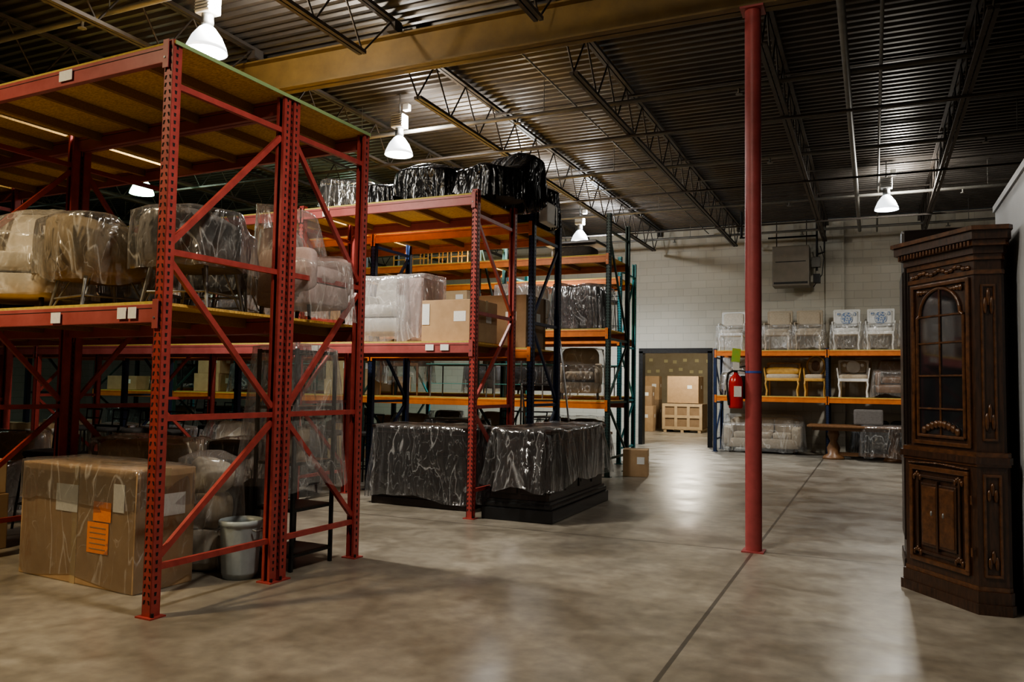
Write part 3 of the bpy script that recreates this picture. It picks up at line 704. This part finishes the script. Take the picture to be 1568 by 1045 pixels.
# ------------------------------------------------------------------ back wall rack contents
ZU,ZLo=2.482,1.382
def dc(fr,fa,back,tuft,pad,seed,wr=PLC,**k):
    b=B(); din_chair(b,fr,fa,back,tuft=tuft,pad=pad,w=.62,**k)
    b.drape(0,-.06,.74,.56,.03,.62,wr,None,.06,.05,seed,n=50,crink=.03,kf=5)
    return b.mesh('wrapped_dining_chair')
cA=dc(WHITE,CREAM,'rect',True,BEIGEF,71); cB=dc(BEIGEF,BEIGEF,'rect',True,WOODM,72); cC=dc(WHITE,WHITE,'rect',False,BLUEF,73)
for x,m in ((-3.2,cA),(-2.1,cB),(-1.4,cB),(-.56,cC),(.17,cC),(.9,cA),(1.7,cB),(2.5,cA)): place('wrapped_dining_chair',m,(x,20.4,ZU),R.uniform(-.08,.08))
b=B(); arm_chair(b,0,.8,.7,.62,CREAM); b.drape(0,0,.9,.8,.05,.95,PLW,chairtop(.95,.5),.05,.05,77); b.obj('plastic_wrapped_armchair',(-3.0,20.4,ZLo))
b=B(); din_chair(b,GOLDW,BEIGEF,'rect',w=.84,h=.8,pad=GOLDW)
b.cush((0,-.05,.6),(.8,.2,.2),GOLDW,.6); b.obj('gilt_settee',(-2.0,20.4,ZLo))
cO=B(); din_chair(cO,GOLDW,BEIGEF,'oval',h=.9,pad=WOODM,w=.5); cO.obj('oval_back_chair',(-1.26,20.4,ZLo))
cW=B(); din_chair(cW,WHITE,BEIGEF,'rect',w=.7,h=.86,pad=WHITE,tuft=False); cW.obj('white_armchair',(-.42,20.4,ZLo))
b=B(); arm_chair(b,0,.75,.7,.8,WOODM); b.drape(0,0,.85,.8,.03,.85,PLC,chairtop(.86,.6),.05,.06,78); b.obj('plastic_wrapped_armchair',(.42,20.4,ZLo))
place('plastic_wrapped_armchair',P['plastic_wrapped_armchair'][0],(1.3,20.4,ZLo)); place('plastic_wrapped_armchair',P['plastic_wrapped_armchair'][3],(2.4,20.4,ZLo))
b=B(); sofa(b,0,1.75,.8,.85,BEIGEF); b.drape(0,0,1.85,.9,.06,.9,PLC,chairtop(.92,.7),.03,.03,79,n=90); b.obj('plastic_wrapped_sofa',(-2.45,20.35,0))
b=B(); b.box((0,0,.74),(2.3,.9,.05),WOODM,None,.015); b.box((0,0,.68),(2.1,.7,.07),WOODM)
for s in(-.62,.62): b.lathe([(.1,.65),(.13,.55),(.07,.4),(.14,.25),(.12,.12),(.22,.06),(.24,0),(0,0)],(s,0,0),WOODM,18)
b.bar((-.62,0,.12),(.62,0,.12),.08,.08,WOODM)
b.box((.1,.1,.95),(.6,.35,.34),GREYF,None,.04); b.drape(.5,0,1.1,.95,.1,.78,PLA,None,.03,.06,80); b.obj('pedestal_dining_table',(-.2,19.35,0))
b=B(); sofa(b,0,1.5,.7,.7,DARKF); b.drape(0,0,1.6,.8,.03,.76,PLA,None,.03,.05,81); b.obj('plastic_wrapped_sofa',(.35,20.45,0))

b=B()
b.box((0,0,0),(.85,.55,.98),M('heater_beige',(.2,.17,.135),(.16,.14,.11),5,.5),None,.015)
for s in(-.35,.35): b.tube((s,0,.49),(s,0,1.15),.012,JOIST,6)
b.box((0,-.277,.1),(.7,.006,.02),DKST); b.box((0,-.277,-.42),(.78,.01,.05),DKST)
b.bar((-.55,0,.75),(.6,0,.75),.04,.04,DKST)
b.tube((.58,.1,1.15),(.58,.1,-.1),.025,DKST,8); b.box((.58,.05,-.3),(.16,.2,.22),DKST,None,.01); b.box((.56,.05,.1),(.2,.2,.25),PIPE,None,.01); b.path([(.66,.05,.5),(.74,.05,.2),(.7,.05,-.2),(.5,.05,-.5)],.012,DKST)
b.path([(.58,.1,.3),(.75,.1,.35),(.75,.1,.9)],.02,DKST)
b.obj('suspended_unit_heater',(-1.8,20.55,4.55))
b=B(); b.tube((0,0,0),(0,0,.62),.03,DKST,8); b.tube((-.04,0,.0),(.3,0,.0),.02,DKST,6); b.obj('gas_drop_pipe',(-2.8,19.2,5.1))

b=B()
b.box((0,0,.1),(1.4,1.1,.03),CARD2)
for s in(-.6,0,.6): b.box((s,0,.05),(.1,1.1,.1),CARD2)
b.box((0,0,.55),(1.35,1.05,.9),CARDD,None,.01)
for z in(.15,.55,.95): b.box((0,-.54,z),(1.4,.03,.1),CARD2)
for x in(-.65,-.22,.22,.65): b.box((x,-.55,.55),(.1,.03,.9),CARD2)
boxb(b,0,0,1.02,1.1,.9,.95,CARD,True); b.obj('wooden_crate',(-6.1,28.5,0))
b=B(); boxb(b,0,0,0,.9,.8,.9,CARD,True); boxb(b,.05,0,.9,.7,.7,.7,CARDD,True); b.obj('cardboard_box_stack',(-7.6,28.2,0),.1)
b=B(); boxb(b,0,0,0,.8,.8,1.1,CARDD,True); boxb(b,.05,0,1.1,.7,.7,.9,CARD,True); b.obj('cardboard_box_stack',(-7.9,30.5,0),.1)

# ------------------------------------------------------------------ carved cabinet
b=B()
poly=[(-.36,0),(.36,0),(.455,.16),(.44,.2),(-.06,.60),(-.44,.60),(-.48,.2)]
def off(d,pl=poly):
    cx,cy=0,.28
    return [(cx+(x-cx)*(1+d/.42), cy+(y-cy)*(1+d/.32) if y<.5 else y) for x,y in pl]
b.prism(off(.035),0,.07,WOODD); b.prism(off(.02),.07,.15,WOODD); b.prism(off(.005),.15,.18,WOODG)
b.prism(poly,.18,.98,WOODD); b.prism(off(.012),.98,1.0,WOODG); b.prism(off(.03),1.0,1.045,WOODD); b.prism(off(.012),1.045,1.075,WOODG)
up=off(-.035); b.prism(up,1.075,2.4,WOODD)
for d,z0,z1,mm in ((-.025,2.3,2.33,WOODG),(-.02,2.4,2.44,WOODG),(0,2.44,2.49,WOODD),(.03,2.49,2.53,WOODG),(.055,2.53,2.59,WOODD),(.075,2.59,2.62,WOODG)): b.prism(off(d),z0,z1,mm)
def frame(P0,P1,z0,z1,m,wd=.03,dp=.02,mat=WOODD):
    P0=Vector(P0);P1=Vector(P1); d=(P1-P0); Lg=d.length; u=d/Lg; nrm=Vector((u.y,-u.x))
    ang=math.atan2(u.y,u.x); Rr=Matrix.Rotation(ang,3,'Z')
    a,c=m,Lg-m
    def pt(s,z,o=0): q=P0+u*s+nrm*(dp/2+o); return (q.x,q.y,z)
    b.box(pt((a+c)/2,z0),(c-a+wd,dp,wd),mat,Rr,.006); b.box(pt((a+c)/2,z1),(c-a+wd,dp,wd),mat,Rr,.006)
    b.box(pt(a,(z0+z1)/2),(wd,dp,z1-z0),mat,Rr,.006); b.box(pt(c,(z0+z1)/2),(wd,dp,z1-z0),mat,Rr,.006)
    return pt,Rr
A,Bq,Cq,Gq=poly[0],poly[1],poly[2],poly[6]
pt,Rr=frame(A,Bq,.25,.92,.08,.035,.022,WOODG)
frame(A,Bq,.31,.86,.15,.022,.02); b.box(pt(.36,.585,-.005),(.36,.02,.46),WOODD,Rr,.012)
for sx in (.27,.45): b.box(pt(sx,.585,.0),(.15,.022,.42),WOODG,Rr,.012)
b.box(pt(.36,.585,.0),(.015,.03,.5),WOODD,Rr)
def carve(pt,s,z,w,h,n,sd):
    Rn=random.Random(sd)
    for k in range(n):
        t=(k+.5)/n-.5
        b.cush(pt(s+t*w,z+math.cos(t*6)*h*.3,.004),(w/n*1.3,.03,h*(.6+.4*Rn.random())),WOODG,.9,8,6)
for (s,z) in ((.15,.86),(.57,.86),(.15,.31),(.57,.31)): carve(pt,s,z,.08,.05,5,int(s*100))
for z in (.4,.75): b.tube(pt(.69,z-.03,.01),pt(.69,z+.03,.01),.008,WOODG,8)
carve(pt,.36,.96,.6,.02,16,3); b.cush(pt(.42,.6,.01),(.02,.02,.04),GREYM,1,8,6); b.cush(pt(.3,.6,.01),(.02,.02,.04),GREYM,1,8,6)
pt2,Rr2=frame(Bq,Cq,.25,.92,.045,.02,.016,WOODG); carve(pt2,.093,.8,.06,.1,3,5); carve(pt2,.093,.35,.06,.1,3,5)
pt3,_=frame(Gq,A,.25,.92,.055,.02,.016,WOODG)
UA,UB,UC,UG=up[0],up[1],up[2],up[6]
dU=Vector(UB)-Vector(UA); Lu=dU.length
def up_pt(s,z,o=0): return (UA[0]+s,UA[1]-o,z)
hw=.235; cxm=Lu/2; z0g,zs,zt=1.16,2.03,2.24
arch=[(cxm-hw,z0g),(cxm+hw,z0g),(cxm+hw,zs),(cxm+hw-.03,zs+.02)]+[(cxm+(hw-.03)*math.cos(a),zs+.02+(zt-zs-.02)*math.sin(a)) for a in [pi*k/14 for k in range(1,14)]]+[(cxm-hw+.03,zs+.02),(cxm-hw,zs)]
vsA=[up_pt(s,z,.004) for s,z in arch]; b.add(vsA,[list(range(len(vsA)))],GLASS)
b.path([up_pt(s,z,.008) for s,z in arch],.014,WOODG,8,True)
frame(UA,UB,1.11,2.27,.05,.03,.02,WOODG)
b.tube(up_pt(cxm,z0g,.008),up_pt(cxm,zt,.008),.009,WOODG,6)
for z in (1.36,1.6,1.84,2.04): b.tube(up_pt(cxm-hw,z,.008),up_pt(cxm+hw,z,.008),.009,WOODG,6)
for sgn in(-1,1):
    for k in range(4): b.cush(up_pt(cxm+sgn*(hw-.02-.03*k),2.225,.01),(.035,.025,.05-.008*k),WOODG,.9,8,6)
    b.cush(up_pt(cxm+sgn*(hw+.035),1.7,.01),(.03,.02,.5),WOODG,.8,8,8)
for k in range(9): 
    t=k/8-.5; b.cush(up_pt(cxm+t*.34,1.2+.05*math.cos(t*pi),.012),(.05,.03,.06),WOODG,.9,8,6)
for k in range(15):
    t=k/14-.5; b.cush(up_pt(cxm+t*.56,2.36+.012*math.cos(t*20),.006),(.045,.03,.035),WOODG,.9,8,6)
pt4,R4=frame(UB,UC,1.16,2.22,.045,.018,.014,WOODG); carve(pt4,.085,2.1,.06,.14,3,5); carve(pt4,.085,1.3,.06,.14,3,6)
frame(UG,UA,1.16,2.22,.05,.018,.014,WOODG)
for k in range(22): b.box((-.36+.72*k/21,-.03,2.51),(.017,.02,.03),WOODG)
cab=b.obj('carved_china_cabinet',(.437,6.68,0),math.radians(-54.1)); cab.scale=(1,1,1.02)
b=B(); b.box((0,0,1.42),(.62,.62,2.7),WOODB,None,.01); b.box((0,0,2.84),(.66,.68,.14),WOODB,None,.03); b.box((0,0,.05),(.66,.66,.1),WOODB,None,.01)
for s in(-.15,.15): b.box((-.315,s,1.4),(.02,.27,2.3),WOODB,None,.01); b.box((s,-.315,1.4),(.27,.02,2.3),WOODB,None,.01)
b.obj('tall_armoire',(.56,7.95,0))

# ------------------------------------------------------------------ lamps
def lampmesh(em):
    b=B()
    b.lathe([(.06,.27),(.085,.25),(.15,.16),(.20,.045),(.21,0),(.204,0),(.19,.045),(.14,.16),(.08,.24)],(0,0,0),REFL if em is EMW else em,32)
    b.lathe([(0,.0),(.11,.005),(.2,.03)],(0,0,0),em,32)
    b.lathe([(0,.27),(.06,.27),(.065,.32),(.06,.36),(.06,.4),(0,.4)],(0,0,0),GREYM,16)
    b.box((0,0,.5),(.2,.17,.2),WHITE,None,.015)
    for k in range(5): b.box((0,-.09,.43+.035*k),(.19,.012,.012),GREYM)
    b.tube((0,0,.6),(0,0,.66),.02,GREYM,8); b.tube((0,0,.66),(0,0,.92),.012,GREYM,6); b.box((.12,0,.7),(.1,.08,.1),WHITE,None,.01)
    return b.mesh('high_bay_light')
LW=lampmesh(EMW); LG=lampmesh(EMG)
KP=1.52
def lamp(x,y,z,P_,col=(.96,.96,.93),me=LW,up=90,ang=160):
    o=place('high_bay_light',me,(x,y,z))
    l=bpy.data.lights.new('lamp_glow','SPOT'); l.energy=P_*KP; l.color=col; l.shadow_soft_size=.14; l.spot_size=math.radians(ang); l.spot_blend=.85
    lo=bpy.data.objects.new('bulb_down',l); COL.objects.link(lo); lo.parent=o; lo.location=(0,0,-.17)
    if up:
        l2=bpy.data.lights.new('lamp_up','POINT'); l2.energy=up*KP; l2.color=col; l2.shadow_soft_size=.08
        l3=bpy.data.objects.new('bulb_up',l2); COL.objects.link(l3); l3.parent=o; l3.location=(.22,0,.42)
    return o
lamp(-6.24,6.0,4.9,540,(1,.93,.8)); lamp(-6.36,9.86,4.9,490,(1,.96,.89)); lamp(-6.3,13.6,4.9,340); lamp(-6.2,17.4,4.9,720,(.93,.97,1),ang=172)
lamp(.26,16.2,4.9,290,(1,.95,.85),ang=166)
lamp(-12.1,10.25,4.9,190,(.75,1,.8),LG,25); lamp(-12.1,16.5,4.9,190,(.75,1,.8),LG,25); lamp(-17.5,9,4.9,140,(.8,1,.85),LG,15)
lamp(-2.0,3.6,4.9,240,(1,.91,.76)); lamp(-6.3,1.2,4.9,430,(1,.78,.46))
l=bpy.data.lights.new('room_lamp','POINT'); l.energy=600; l.color=(1,.9,.72); l.shadow_soft_size=.2
o=place('next_room_pendant_light',LW,(-5.5,26,3.7)); lo=bpy.data.objects.new('bulb',l); COL.objects.link(lo); lo.parent=o; lo.location=(0,0,-.2)

w=bpy.data.worlds.new('World'); SC.world=w; w.use_nodes=True
w.node_tree.nodes['Background'].inputs[0].default_value=(.5,.55,.6,1); w.node_tree.nodes['Background'].inputs[1].default_value=.02
try: SC.view_settings.look='AgX - Medium High Contrast'
except Exception: pass

# ------------------------------------------------------------------ camera
cam=bpy.data.cameras.new('Camera'); co=bpy.data.objects.new('Camera',cam); COL.objects.link(co)
cam.sensor_width=36; cam.lens=28.0; cam.clip_start=.05; cam.clip_end=200
yaw=math.radians(24.4); p=.0575; roll=.016
f=Vector((-math.sin(yaw)*math.cos(p),math.cos(yaw)*math.cos(p),math.sin(p)))
q=f.to_track_quat('-Z','Y').to_matrix() @ Matrix.Rotation(roll,3,'Z')
co.matrix_world=Matrix.Translation((0,0,1.5)) @ q.to_4x4()
SC.camera=co
